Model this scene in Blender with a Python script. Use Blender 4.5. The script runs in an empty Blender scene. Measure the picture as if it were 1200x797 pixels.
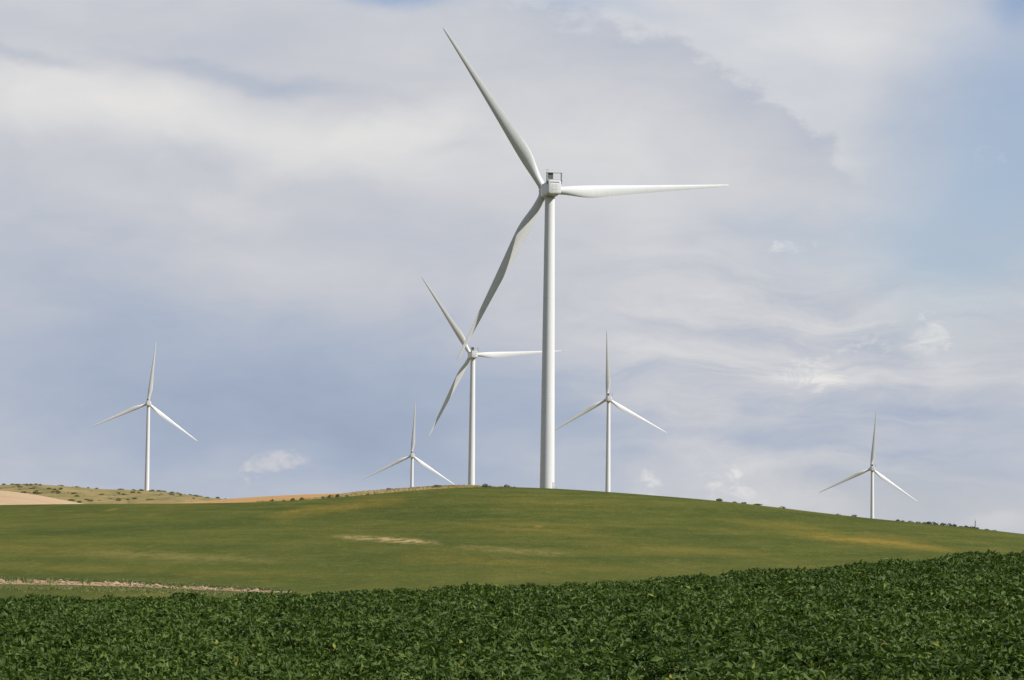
import bpy, bmesh, math, random
import numpy as np
from mathutils import Matrix, Vector, noise

R = math.radians
random.seed(7)
RNG = np.random.default_rng(11)
scene = bpy.context.scene
C = scene.collection

# ------------------------------------------------------------------ camera
FOC = 3333.0                       # focal length in 1200-px units (100 mm on a 36 mm sensor)
CAM_Z = 2.0
PITCH, ROLL = R(4.144), R(0.60)
cam_data = bpy.data.cameras.new('camera')
cam_data.sensor_width = 36.0
cam_data.lens = 100.0
cam_data.clip_start = 0.5
cam_data.clip_end = 60000.0
cam = bpy.data.objects.new('camera', cam_data)
C.objects.link(cam)
CAM_M = Matrix.Translation((0, 0, CAM_Z)) @ Matrix.Rotation(R(90) + PITCH, 4, 'X') @ Matrix.Rotation(ROLL, 4, 'Z')
cam.matrix_world = CAM_M
scene.camera = cam

# ------------------------------------------------------------------ light
SUN_AZ, SUN_EL = R(69.5), R(42.0)  # azimuth: from "behind the camera" round to the right
TO_SUN = Vector((math.cos(SUN_EL) * math.sin(SUN_AZ), -math.cos(SUN_EL) * math.cos(SUN_AZ), math.sin(SUN_EL)))
sun_data = bpy.data.lights.new('sun', 'SUN')
sun_data.energy = 5.0
sun_data.angle = R(0.53)
sun_data.color = (1.0, 0.965, 0.91)
sun = bpy.data.objects.new('sun', sun_data)
C.objects.link(sun)
sun.rotation_euler = (-TO_SUN).to_track_quat('-Z', 'Y').to_euler()
sun.location = (60, -20, 90)

scene.view_settings.view_transform = 'Standard'
scene.view_settings.look = 'None'
scene.view_settings.exposure = 0.62
scene.view_settings.gamma = 1.0
scene.view_settings.use_curve_mapping = False
scene.render.engine = 'CYCLES'
scene.cycles.use_denoising = True
scene.cycles.max_bounces = 6
scene.cycles.transparent_max_bounces = 8
scene.cycles.sample_clamp_indirect = 4.0


def lin(r, g, b):
    """display 0-255 colour to linear"""
    out = []
    for c in (r, g, b):
        c /= 255.0
        out.append(c / 12.92 if c <= 0.04045 else ((c + 0.055) / 1.055) ** 2.4)
    return (*out, 1.0)


class NT:
    """tiny node-tree helper"""
    def __init__(self, tree):
        self.t = tree
        self.n, self.l = tree.nodes, tree.links

    def node(self, kind, **props):
        n = self.n.new(kind)
        for k, v in props.items():
            setattr(n, k, v)
        return n

    def put(self, sock, val):
        if hasattr(val, 'is_output') or isinstance(val, bpy.types.NodeSocket):
            self.l.new(val, sock)
        else:
            sock.default_value = val

    def math(self, op, a, b=None, c=None, clamp=False):
        n = self.node('ShaderNodeMath', operation=op, use_clamp=clamp)
        self.put(n.inputs[0], a)
        if b is not None:
            self.put(n.inputs[1], b)
        if c is not None:
            self.put(n.inputs[2], c)
        return n.outputs[0]

    def noise(self, vec, scale, detail=4.0, rough=0.5, dist=0.0, out=0):
        n = self.node('ShaderNodeTexNoise')
        self.put(n.inputs['Vector'], vec)
        n.inputs['Scale'].default_value = scale
        n.inputs['Detail'].default_value = detail
        n.inputs['Roughness'].default_value = rough
        n.inputs['Distortion'].default_value = dist
        return n.outputs[out]

    def mapping(self, vec, loc=(0, 0, 0), rot=(0, 0, 0), scale=(1, 1, 1), kind='POINT'):
        n = self.node('ShaderNodeMapping', vector_type=kind)
        self.put(n.inputs['Vector'], vec)
        n.inputs['Location'].default_value = loc
        n.inputs['Rotation'].default_value = rot
        n.inputs['Scale'].default_value = scale
        return n.outputs[0]

    def maprange(self, v, a, b, c=0.0, d=1.0, smooth=True):
        n = self.node('ShaderNodeMapRange', interpolation_type='SMOOTHSTEP' if smooth else 'LINEAR')
        self.put(n.inputs[0], v)
        for i, x in zip((1, 2, 3, 4), (a, b, c, d)):
            n.inputs[i].default_value = x
        return n.outputs[0]

    def ramp(self, v, stops):
        n = self.node('ShaderNodeValToRGB')
        self.put(n.inputs[0], v)
        e = n.color_ramp.elements
        while len(e) < len(stops):
            e.new(0.5)
        for el, (p, c) in zip(e, stops):
            el.position = p
            el.color = c
        return n.outputs[0]

    def mix(self, f, a, b, blend='MIX'):
        n = self.node('ShaderNodeMix', data_type='RGBA', blend_type=blend)
        self.put(n.inputs[0], f)
        self.put(n.inputs[6], a)
        self.put(n.inputs[7], b)
        return n.outputs[2]


# ------------------------------------------------------------------ sky (world)
world = bpy.data.worlds.new('World')
scene.world = world
world.use_nodes = True
W = NT(world.node_tree)
W.n.clear()
SKY_STRENGTH = 0.07
tc = W.node('ShaderNodeTexCoord').outputs['Generated']
sep = W.node('ShaderNodeSeparateXYZ')
W.l.new(tc, sep.inputs[0])
sky = W.node('ShaderNodeTexSky', sky_type='NISHITA', sun_disc=False)
sky.sun_elevation = SUN_EL
sky.sun_rotation = math.pi - SUN_AZ
sky.altitude = 300.0
sky.air_density = 1.0
sky.dust_density = 1.2
sky.ozone_density = 1.6
# azimuth and elevation of the direction, counted in 1/3333 rad
az = W.math('MULTIPLY_ADD', W.math('ARCTAN2', sep.outputs[0], sep.outputs[1]), FOC, 600.0)
el = W.math('MULTIPLY_ADD', W.math('ARCSINE', sep.outputs[2]), FOC, 0.0)
comb = W.node('ShaderNodeCombineXYZ')
W.l.new(az, comb.inputs[0]); W.l.new(el, comb.inputs[1])
flat = comb.outputs[0]
# domain warp so that every cloud has a ragged outline
wn = W.node('ShaderNodeTexNoise')
W.put(wn.inputs['Vector'], W.mapping(flat, scale=(0.0045, 0.0075, 1.0)))
wn.inputs['Scale'].default_value = 1.0
wn.inputs['Detail'].default_value = 5.0
wn.inputs['Roughness'].default_value = 0.55
wv = W.node('ShaderNodeVectorMath', operation='MULTIPLY_ADD')
W.l.new(wn.outputs['Color'], wv.inputs[0])
wv.inputs[1].default_value = (150, 90, 0)
sub = W.node('ShaderNodeVectorMath', operation='ADD')
W.l.new(flat, sub.inputs[0])
sub.inputs[1].default_value = (-75, -45, 0)
W.l.new(sub.outputs[0], wv.inputs[2])
warped = wv.outputs[0]


def blobs(vec, items, start):
    """sum of soft ellipses: (azimuth, height above horizon, half width, half height, tilt deg, amount)"""
    acc = start
    for (u, v, su, sv, rot, amp) in items:
        m = W.mapping(vec, loc=(u, v, 0), rot=(0, 0, R(rot)), scale=(su, sv, 1.0), kind='TEXTURE')
        ln = W.node('ShaderNodeVectorMath', operation='LENGTH')
        W.l.new(m, ln.inputs[0])
        g = W.maprange(ln.outputs['Value'], 1.0, 0.0, 0.0, amp)
        acc = W.math('ADD', acc, g)
    return acc


fine = W.noise(W.mapping(flat, rot=(0, 0, R(-6)), scale=(0.0042, 0.0105, 1.0)), 1.0, 5.0, 0.5, 0.5)
wisp = W.noise(W.mapping(warped, scale=(0.013, 0.032, 1.0)), 1.0, 4.0, 0.55, 0.3)
broad = W.noise(W.mapping(flat, scale=(0.0016, 0.0035, 1.0)), 1.0, 4.0, 0.5)
hold = W.math('ADD', W.math('MULTIPLY', W.math('SUBTRACT', fine, 0.5), 0.34),
              W.math('MULTIPLY', W.math('SUBTRACT', broad, 0.5), 0.30))
hold = W.math('ADD', hold, W.math('MULTIPLY', W.math('SUBTRACT', wisp, 0.5), 0.13))
# crisp rim of the big cloud deck: an arc with a dark inner lip and bright thin cloud beyond
wq = W.node('ShaderNodeVectorMath', operation='MULTIPLY_ADD')
W.l.new(W.noise(W.mapping(flat, scale=(0.016, 0.03, 1.0)), 1.0, 6.0, 0.62, 0.0, 1), wq.inputs[0])
wq.inputs[1].default_value = (110, 84, 0)
W.l.new(sub.outputs[0], wq.inputs[2])
arc = W.node('ShaderNodeVectorMath', operation='LENGTH')
W.l.new(W.mapping(wq.outputs[0], loc=(540, 197, 0), scale=(513, 428, 1), kind='TEXTURE'), arc.inputs[0])
fade = blobs(flat, [(800, 560, 330, 250, -25, 1.0)], 0.0)
fade = W.maprange(fade, 0.0, 0.45)
beyond = W.math('MULTIPLY', W.maprange(arc.outputs['Value'], 0.975, 1.03), fade)
lip = W.math('MULTIPLY', W.math('MULTIPLY', W.maprange(arc.outputs['Value'], 0.78, 0.995), W.maprange(arc.outputs['Value'], 1.03, 0.975)), fade)
bright = blobs(warped, [
    (90, 500, 250, 66, -4, 0.30), (330, 478, 330, 66, -14, 0.25), (470, 500, 120, 34, 24, 0.20),
    (690, 460, 400, 160, -12, 0.19), (120, 640, 420, 60, 0, 0.10), (600, 300, 520, 120, 0, 0.04),
    (20, 548, 120, 16, -4, -0.20), (300, 545, 260, 22, -5, -0.16), (240, 400, 200, 40, 0, 0.06),
    (300, 175, 640, 200, 0, -0.38), (60, 330, 360, 160, 0, -0.12), (520, 130, 330, 120, 0, -0.12), (1000, 110, 520, 130, 0, -0.22),
    (1060, 610, 280, 80, -6, 0.16),
    (1000, 292, 240, 26, 4, 0.12), (950, 208, 100, 50, 12, 0.10),
    (1092, 246, 60, 44, -20, 0.10), (820, 232, 160, 18, 0, 0.12), (1130, 200, 150, 40, 0, 0.08), (900, 250, 260, 20, -4, -0.12),
    (325, 98, 70, 30, 8, 0.10), (768, 74, 40, 36, 40, 0.10), (880, 76, 150, 50, -20, 0.24),
    (930, 92, 120, 22, 0, 0.18), (1170, 32, 60, 14, 0, 0.08), (600, 112, 150, 34, 0, 0.12),
], W.math('ADD', hold, 0.53))
bright = W.math('ADD', bright, W.math('MULTIPLY', beyond, 0.19))
bright = W.math('ADD', bright, W.math('MULTIPLY', lip, -0.10))
# layered bands of cloud low on the right, and crisp little puffs
band = W.noise(W.mapping(warped, rot=(0, 0, R(5)), scale=(0.0048, 0.026, 1.0)), 1.0, 6.0, 0.6, 0.6)
bmask = blobs(flat, [(930, 215, 480, 240, 0, 1.0)], 0.0)
bright = W.math('ADD', bright, W.math('MULTIPLY', W.math('MULTIPLY', W.math('SUBTRACT', band, 0.47), 1.05), bmask))
curd = W.noise(W.mapping(flat, rot=(0, 0, R(-18)), scale=(0.026, 0.045, 1.0)), 1.0, 7.0, 0.62, 0.8)
spots = blobs(flat, [(316, 95, 62, 26, 28, 0.46), (346, 94, 34, 16, 0, 0.30), (925, 352, 52, 18, 0, 0.55), (1092, 250, 46, 46, -30, 0.45), (950, 205, 70, 44, 0, 0.55),
                     (768, 74, 34, 36, 30, 0.55), (865, 70, 90, 38, -30, 0.42), (1175, 30, 50, 20, 0, 0.25), (1000, 240, 110, 26, 0, 0.35), (1160, 455, 50, 24, 0, 0.3)], 0.0)
puff = W.maprange(W.math('MULTIPLY_ADD', W.math('SUBTRACT', curd, 0.5), 2.8, spots), 0.22, 0.80)
puff = W.math('MULTIPLY', puff, W.maprange(spots, 0.0, 0.25))
bright = W.math('ADD', bright, W.math('MULTIPLY', puff, 0.24))
# cover: closed deck low over the horizon, breaking up higher
gaps = W.maprange(broad, 0.60, 0.44)
low = W.maprange(el, 1500.0, 500.0)
cover = W.math('MAXIMUM', W.math('SUBTRACT', 1.0, W.math('MULTIPLY', gaps, 0.9)), low)
cover = blobs(warped, [
    (1175, 490, 310, 200, 60, -0.72), (1140, 340, 230, 130, 20, -0.28), (930, 372, 170, 42, -4, -0.32), (470, 652, 130, 34, 0, -1.0),
    (1190, 640, 60, 60, 0, -0.5), (690, 640, 150, 26, -8, -0.30), (985, 330, 300, 40, 0, -0.15), (1060, 55, 300, 60, 0, -0.16),
], cover)
cover = W.math('ADD', cover, W.math('MULTIPLY', beyond, -0.12))
cover = W.math('MINIMUM', W.math('MAXIMUM', cover, 0.0), 1.0)
cloud_col = W.ramp(bright, [(0.0, lin(150, 163, 187)), (0.25, lin(170, 181, 200)), (0.5, lin(196, 199, 207)),
                            (0.75, lin(217, 217, 219)), (1.0, lin(236, 234, 230))])
cl = W.node('ShaderNodeVectorMath', operation='SCALE')
W.l.new(cloud_col, cl.inputs[0])
cl.inputs['Scale'].default_value = 1.0 / (SKY_STRENGTH * 2 ** 0.62)
blue = W.mix(1.0, sky.outputs[0], (1.06, 1.04, 1.13, 1), 'MULTIPLY')
final = W.mix(cover, blue, cl.outputs[0])
bg = W.node('ShaderNodeBackground')
W.l.new(final, bg.inputs[0])
bg.inputs[1].default_value = SKY_STRENGTH
wo = W.node('ShaderNodeOutputWorld')
W.l.new(bg.outputs[0], wo.inputs[0])

# ------------------------------------------------------------------ helpers


def ray(px, py):
    d = CAM_M.to_3x3() @ Vector(((px - 600) / FOC, -(py - 398.5) / FOC, -1.0))
    return d / d.y


def at(px, py, depth):
    """world point at forward distance depth"""
    return Vector((0, 0, CAM_Z)) + ray(px, py) * depth


def curve(points):
    """heading/slope profile from sighted skyline points -> function of u = X/Y giving slope Z/Y"""
    rs = [ray(px, py) for px, py in points]
    us = np.array([r.x for r in rs]); zs = np.array([r.z for r in rs])
    uu = np.linspace(us[0], us[-1], 400)
    zz = np.interp(uu, us, zs)
    k = np.exp(-0.5 * (np.arange(-12, 13) / 5.0) ** 2); k /= k.sum()
    zz = np.convolve(np.pad(zz, 12, mode='edge'), k, mode='valid')
    return lambda u: np.interp(u, uu, zz)


def tag(o, label=None, cat=None, group=None, kind=None):
    if label: o['label'] = label
    if cat: o['category'] = cat
    if group: o['group'] = group
    if kind: o['kind'] = kind
    return o


def empty(name, loc=(0, 0, 0), rz=0.0):
    o = bpy.data.objects.new(name, None)
    o.empty_display_size = 0.5
    C.objects.link(o)
    o.location = loc
    o.rotation_euler.z = rz
    return o


def link(name, me, mat, parent=None):
    o = bpy.data.objects.new(name, me)
    if mat is not None and not me.materials:
        me.materials.append(mat)
    C.objects.link(o)
    o.parent = parent
    return o


def mesh_np(name, verts, faces, smooth=True):
    """fast mesh from numpy arrays (faces: n x k, k constant)"""
    me = bpy.data.meshes.new(name)
    verts = np.asarray(verts, dtype=np.float32); faces = np.asarray(faces, dtype=np.int32)
    k = faces.shape[1]
    me.vertices.add(len(verts)); me.vertices.foreach_set('co', verts.ravel())
    me.loops.add(faces.size); me.loops.foreach_set('vertex_index', faces.ravel())
    me.polygons.add(len(faces))
    me.polygons.foreach_set('loop_start', np.arange(0, faces.size, k, dtype=np.int32))
    me.polygons.foreach_set('loop_total', np.full(len(faces), k, dtype=np.int32))
    me.polygons.foreach_set('use_smooth', np.full(len(faces), smooth))
    me.update(calc_edges=True)
    return me


def grid_mesh(name, X, Y, Z):
    ny, nx = X.shape
    idx = np.arange(ny * nx).reshape(ny, nx)
    f = np.stack([idx[:-1, :-1], idx[:-1, 1:], idx[1:, 1:], idx[1:, :-1]], -1).reshape(-1, 4)
    return mesh_np(name, np.stack([X, Y, Z], -1).reshape(-1, 3), f)


def bm_mesh(name, bm, smooth_angle=None):
    me = bpy.data.meshes.new(name)
    bmesh.ops.recalc_face_normals(bm, faces=bm.faces)
    bm.to_mesh(me); bm.free()
    if smooth_angle is not None:
        me.shade_smooth()
        me.set_sharp_from_angle(angle=R(smooth_angle))
    return me


def loft(bm, rings, caps=True, close=True):
    vs = [[bm.verts.new(p) for p in ring] for ring in rings]
    n = len(rings[0])
    for a, b in zip(vs[:-1], vs[1:]):
        for i in range(n if close else n - 1):
            j = (i + 1) % n
            bm.faces.new((a[i], a[j], b[j], b[i]))
    if caps:
        bm.faces.new(vs[0][::-1]); bm.faces.new(vs[-1])


def box(bm, x0, x1, y0, y1, z0, z1, bevel=0.0):
    tb = bmesh.new()
    bmesh.ops.create_cube(tb, size=1.0)
    for v in tb.verts:
        v.co = Vector(((x0 + x1) / 2 + v.co.x * (x1 - x0), (y0 + y1) / 2 + v.co.y * (y1 - y0), (z0 + z1) / 2 + v.co.z * (z1 - z0)))
    if bevel:
        bmesh.ops.bevel(tb, geom=list(tb.edges), offset=bevel, segments=2, affect='EDGES', profile=0.6)
    tmp = bpy.data.meshes.new('t'); tb.to_mesh(tmp); tb.free(); bm.from_mesh(tmp); bpy.data.meshes.remove(tmp)


def tube(bm, p, q, r0, r1, n=10):
    p, q = Vector(p), Vector(q)
    d = (q - p).normalized()
    a = d.orthogonal().normalized(); b = d.cross(a)
    loft(bm, [[c + (a * math.cos(t) + b * math.sin(t)) * r for t in [2 * math.pi * i / n for i in range(n)]] for c, r in ((p, r0), (q, r1))])


def material(name, rough=0.6, spec=0.4):
    m = bpy.data.materials.new(name)
    m.use_nodes = True
    T = NT(m.node_tree)
    b = T.n['Principled BSDF']
    b.inputs['Roughness'].default_value = rough
    b.inputs['Specular IOR Level'].default_value = spec
    return m, T, b


def bump(T, b, height, strength, dist):
    n = T.node('ShaderNodeBump')
    n.inputs['Strength'].default_value = strength
    n.inputs['Distance'].default_value = dist
    T.l.new(height, n.inputs['Height'])
    T.l.new(n.outputs[0], b.inputs['Normal'])


# ------------------------------------------------------------------ materials
# turbine paint: light grey gel coat with faint rain streaks and grime
M = {}
for key, base in (('paint', (0.495, 0.50, 0.503)), ('blade', (0.50, 0.505, 0.505))):
    m, T, b = material(key, 0.38, 0.35)
    oc = T.node('ShaderNodeTexCoord').outputs['Object']
    s = T.noise(T.mapping(oc, scale=(1.6, 1.6, 0.05)), 1.0, 5.0, 0.6)
    g = T.noise(oc, 0.35, 4.0, 0.55)
    f = T.math('MULTIPLY', T.maprange(s, 0.35, 0.75), T.maprange(g, 0.35, 0.7, 0.15, 0.6))
    col = T.mix(f, (*base, 1), (base[0] * 0.86, base[1] * 0.855, base[2] * 0.83, 1))
    T.l.new(col, b.inputs['Base Color'])
    T.l.new(T.maprange(g, 0.3, 0.7, 0.32, 0.5), b.inputs['Roughness'])
    M[key] = m
for key, colr, rough in (('seam', (0.42, 0.42, 0.41), 0.5), ('dark', (0.035, 0.038, 0.042), 0.55), ('frame', (0.34, 0.345, 0.345), 0.5),
                         ('galv', (0.36, 0.37, 0.38), 0.45), ('bark', (0.09, 0.07, 0.05), 0.9), ('concrete', (0.38, 0.37, 0.35), 0.9)):
    m, T, b = material(key, rough)
    oc = T.node('ShaderNodeTexCoord').outputs['Object']
    n1 = T.noise(oc, 3.0, 4.0, 0.6)
    col = T.mix(T.maprange(n1, 0.35, 0.7), (*colr, 1), (colr[0] * 0.7, colr[1] * 0.7, colr[2] * 0.68, 1))
    T.l.new(col, b.inputs['Base Color'])
    M[key] = m


def foliage_material(name, dark, mid, light, pale, rough=0.5, transl=0.25, spec=0.3):
    """leaf colour picked per leaf from the 'tint' attribute"""
    m, T, b = material(name, rough, spec)
    a = T.node('ShaderNodeAttribute', attribute_name='tint').outputs['Fac']
    col = T.ramp(a, [(0.0, (*dark, 1)), (0.45, (*mid, 1)), (0.86, (*light, 1)), (1.0, (*pale, 1))])
    T.l.new(col, b.inputs['Base Color'])
    tr = T.node('ShaderNodeBsdfTranslucent')
    T.l.new(T.mix(1.0, col, (1.0, 1.15, 0.55, 1), 'MULTIPLY'), tr.inputs[0])
    ms = T.node('ShaderNodeMixShader')
    ms.inputs[0].default_value = transl
    T.l.new(b.outputs[0], ms.inputs[1]); T.l.new(tr.outputs[0], ms.inputs[2])
    T.l.new(ms.outputs[0], T.n['Material Output'].inputs[0])
    return m


M['crop'] = foliage_material('crop_leaf', (0.024, 0.042, 0.008), (0.050, 0.082, 0.015), (0.092, 0.132, 0.027), (0.22, 0.21, 0.045), 0.52, 0.25, 0.11)
M['shrub'] = foliage_material('shrub_leaf', (0.045, 0.056, 0.022), (0.075, 0.092, 0.036), (0.105, 0.118, 0.05), (0.14, 0.14, 0.065), 0.6, 0.2)
M['scrub'] = foliage_material('scrub_leaf', (0.11, 0.115, 0.055), (0.16, 0.16, 0.075), (0.21, 0.20, 0.10), (0.26, 0.235, 0.13), 0.7, 0.2, 0.1)
M['straw'] = foliage_material('straw_blade', (0.12, 0.11, 0.035), (0.30, 0.23, 0.10), (0.44, 0.34, 0.18), (0.56, 0.46, 0.27), 0.7, 0.25, 0.1)
M['verge'] = foliage_material('verge_blade', (0.05, 0.075, 0.022), (0.085, 0.115, 0.03), (0.20, 0.17, 0.06), (0.34, 0.27, 0.12), 0.6, 0.25)

# bare earth under the crop
m, T, b = material('soil', 0.95, 0.1)
oc = T.node('ShaderNodeTexCoord').outputs['Object']
T.l.new(T.mix(T.noise(oc, 2.2, 6.0, 0.65), (0.045, 0.034, 0.022, 1), (0.10, 0.075, 0.048, 1)), b.inputs['Base Color'])
bump(T, b, T.noise(oc, 5.0, 6.0, 0.7), 0.6, 0.1)
M['soil'] = m

# green cereal field; 'dry', 'bare', 'lush' attributes say where the stand is thin, ripe, or thick and darkened for fold shade
m, T, b = material('cereal', 0.9, 0.03)
oc = T.node('ShaderNodeTexCoord').outputs['Object']
dry = T.node('ShaderNodeAttribute', attribute_name='dry').outputs['Fac']
bare = T.node('ShaderNodeAttribute', attribute_name='bare').outputs['Fac']
lush_shade = T.node('ShaderNodeAttribute', attribute_name='lush_shade').outputs['Fac']
n_big = T.noise(T.mapping(oc, scale=(0.018, 0.008, 1)), 1.0, 5.0, 0.55, 0.6)
n_mid = T.noise(T.mapping(oc, rot=(0, 0, R(12)), scale=(0.11, 0.024, 1)), 1.0, 6.0, 0.62, 0.4)
n_fine = T.noise(T.mapping(oc, scale=(0.55, 0.16, 1)), 1.0, 6.0, 0.72)
n_grain = T.noise(T.mapping(oc, scale=(2.2, 0.5, 1)), 1.0, 4.0, 0.75)
base = T.ramp(n_big, [(0.28, (0.041, 0.055, 0.0105, 1)), (0.5, (0.057, 0.067, 0.0125, 1)), (0.72, (0.080, 0.081, 0.016, 1))])
base = T.mix(T.maprange(n_mid, 0.42, 0.74, 0.0, 0.42), base, (0.112, 0.102, 0.026, 1))
base = T.mix(T.maprange(n_mid, 0.50, 0.28, 0.0, 0.34), base, (0.038, 0.051, 0.009, 1))
base = T.mix(T.math('MULTIPLY', lush_shade, T.maprange(n_mid, 0.3, 0.7, 0.95, 0.45)), base, (0.034, 0.050, 0.009, 1))
base = T.mix(T.math('MULTIPLY', T.math('MULTIPLY', dry, T.maprange(n_fine, 0.25, 0.75, 0.45, 1.25)), T.maprange(n_mid, 0.25, 0.65, 0.45, 1.1), clamp=True), base, (0.185, 0.130, 0.024, 1))
bmask = T.math('MULTIPLY', bare, T.maprange(n_fine, 0.36, 0.60, 0.0, 1.35), clamp=True)
base = T.mix(bmask, base, (0.33, 0.24, 0.115, 1))
base = T.mix(T.maprange(n_grain, 0.35, 0.68, 0.0, 0.5), base, T.mix(1.0, base, (0.6, 0.64, 0.5, 1), 'MULTIPLY'))
base = T.mix(T.maprange(n_fine, 0.50, 0.74, 0.0, 0.42), base, (0.135, 0.118, 0.032, 1))
T.l.new(base, b.inputs['Base Color'])
bump(T, b, T.math('ADD', n_fine, T.math('MULTIPLY', n_grain, 0.6)), 0.5, 0.5)
M['cereal'] = m


def ground_material(name, c1, c2, c3, sc, streak=(1, 1, 1), bstr=0.4):
    m, T, b = material(name, 0.9, 0.1)
    oc = T.node('ShaderNodeTexCoord').outputs['Object']
    n1 = T.noise(T.mapping(oc, scale=streak), sc, 6.0, 0.62, 0.3)
    n2 = T.noise(oc, sc * 9.0, 4.0, 0.65)
    col = T.ramp(n1, [(0.3, (*c1, 1)), (0.5, (*c2, 1)), (0.72, (*c3, 1))])
    col = T.mix(T.maprange(n2, 0.35, 0.75, 0.0, 0.45), col, (c1[0] * 0.8, c1[1] * 0.8, c1[2] * 0.8, 1))
    T.l.new(col, b.inputs['Base Color'])
    bump(T, b, n2, bstr, 0.6)
    return m


M['rough'] = ground_material('rough_pasture', (0.085, 0.088, 0.034), (0.185, 0.142, 0.056), (0.26, 0.182, 0.078), 0.075, (1, 0.30, 1))
M['tan'] = ground_material('ripe_tan', (0.27, 0.19, 0.105), (0.325, 0.235, 0.14), (0.36, 0.265, 0.165), 0.06, (0.12, 1, 1), 0.2)
M['orange'] = ground_material('ripe_orange', (0.25, 0.14, 0.05), (0.32, 0.185, 0.07), (0.38, 0.235, 0.10), 0.06, (0.2, 1, 1), 0.25)
M['plain'] = ground_material('plain', (0.08, 0.095, 0.032), (0.13, 0.125, 0.045), (0.20, 0.165, 0.07), 0.004)
M['track'] = ground_material('track_dirt', (0.15, 0.11, 0.05), (0.31, 0.21, 0.115), (0.43, 0.31, 0.19), 0.30, (1, 1, 1), 0.8)
M['clod'] = ground_material('clod_stone', (0.17, 0.125, 0.08), (0.28, 0.20, 0.13), (0.42, 0.32, 0.23), 0.35)
M['margin'] = ground_material('margin_grass', (0.066, 0.078, 0.016), (0.10, 0.105, 0.024), (0.15, 0.13, 0.036), 0.12, (0.4, 1, 1), 0.8)

# ------------------------------------------------------------------ terrain heights
EDGE_Y = 86.0     # far edge of the leafy crop
VAL_Y, CREST_Y = 225.0, 700.0
hill_crest = curve([(-1500, 640), (-600, 612), (-200, 597), (0, 591.5), (100, 590.5), (200, 590), (290, 589.5), (340, 588), (385, 585.5), (430, 581), (470, 577), (510, 572.5),
                    (540, 570.8), (580, 570.5), (640, 571.7), (700, 575.5), (760, 580), (850, 587), (900, 593), (960, 601), (1020, 608), (1080, 613), (1140, 618.5), (1200, 626), (1400, 648), (1800, 672), (2600, 690)])
valley = curve([(-1500, 700), (0, 701), (600, 702), (1200, 700), (2600, 730)])


def crop_top(X, Y):
    """height of the leafy canopy (camera height = CAM_Z)"""
    w = 4.0
    rise = 0.094 * w * np.logaddexp(0.0, (X - 0.5) / w)
    rise = rise - 0.10 * np.logaddexp(0.0, (X - 20) / 1.0) * 0.9
    return CAM_Z - 2.60 + 0.0135 * Y + rise - 0.060 * np.logaddexp(0.0, -X / 3.0)


def swell(X, Y):
    """low rolling relief on the hill, as slope change"""
    s = 0.0012 * np.sin(X / 41.0 + Y / 95.0 + 0.6) + 0.0009 * np.sin(X / 23.0 - Y / 130.0 + 2.0) + 0.0008 * np.sin(Y / 48.0 + X / 70.0)
    return s


def hill_z(X, Y):
    u = X / np.maximum(Y, 1.0)
    t = np.clip((Y - VAL_Y) / (CREST_Y - VAL_Y), 0, 1)
    e = 1 - (1 - t) ** 1.65
    a = valley(u) + (hill_crest(u) - valley(u)) * e + swell(X, Y) * np.sin(np.pi * np.clip(t, 0, 1)) ** 0.8
    over = np.clip((Y - CREST_Y) / 420.0, 0, 1)
    z = CAM_Z + Y * a
    flat_top = CAM_Z + CREST_Y * hill_crest(u)
    drop = flat_top - 2.0 - (flat_top + 11.0) * (over * over * (3 - 2 * over))
    past = np.clip((Y - CREST_Y) / 60.0, 0, 1)
    zz = np.where(Y > CREST_Y, z * (1 - past) + np.minimum(z, drop + 2.0 * (1 - past)) * past, z)
    zz = np.where(Y > CREST_Y, np.minimum(zz, flat_top - (flat_top + 9.0) * (over * over * (3 - 2 * over))), zz)
    return zz


def ground_z(X, Y):
    """bare ground from the camera to the far foot of the green hill"""
    near = crop_top(X, Y) - 0.58
    t = np.clip((Y - (EDGE_Y + 2)) / (VAL_Y - EDGE_Y - 2), 0, 1)
    s = t * t * (3 - 2 * t)
    u = X / np.maximum(Y, 1.0)
    vz = CAM_Z + VAL_Y * valley(u) - 0.25
    z = near * (1 - s) + vz * s
    z = z - 1.0 * np.sin(np.pi * np.clip(t * 1.2, 0, 1))
    return np.where(Y >= VAL_Y, hill_z(X, Y), z)


def fan_grid(name, ys, us, zf, mat, kind='structure'):
    U, Yg = np.meshgrid(us, ys)
    X = U * np.maximum(Yg, 60.0)
    o = link(name, grid_mesh(name, X, Yg, zf(X, Yg)), mat)
    return tag(o, kind=kind), X, Yg


us_mid = np.concatenate([np.linspace(-0.8, -0.24, 30)[:-1], np.linspace(-0.24, 0.24, 330), np.linspace(0.24, 0.8, 30)[1:]])

# wide plain under everything
gs = np.concatenate([-np.geomspace(30000, 60, 40), [0], np.geomspace(60, 30000, 40)])
GX, GY = np.meshgrid(gs, gs)
dist = np.hypot(GX, GY)
ground = link('ground', grid_mesh('ground', GX, GY, -9.5 - 4.0 * np.clip(dist / 30000, 0, 1)), M['plain'])
tag(ground, kind='structure')

soil, _, _ = fan_grid('crop_field_soil', np.linspace(-60, EDGE_Y + 3, 80), us_mid, ground_z, M['soil'])
margin_y = np.linspace(EDGE_Y + 3, VAL_Y, 60)
margin, _, _ = fan_grid('grass_margin', margin_y, us_mid, ground_z, M['margin'])

ys_hill = np.concatenate([np.linspace(VAL_Y, 330, 150)[:-1], np.linspace(330, CREST_Y, 170)[:-1], np.linspace(CREST_Y, 1130, 60)])
hill, HX, HY = fan_grid('green_field_hill', ys_hill, us_mid, ground_z, M['cereal'])
HZ = ground_z(HX, HY)
# sighting of each hill vertex, to lay out the thin and ripe places of the stand as surveyed patches
hu, hs = HX / HY, (HZ - CAM_Z) / HY


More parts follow.
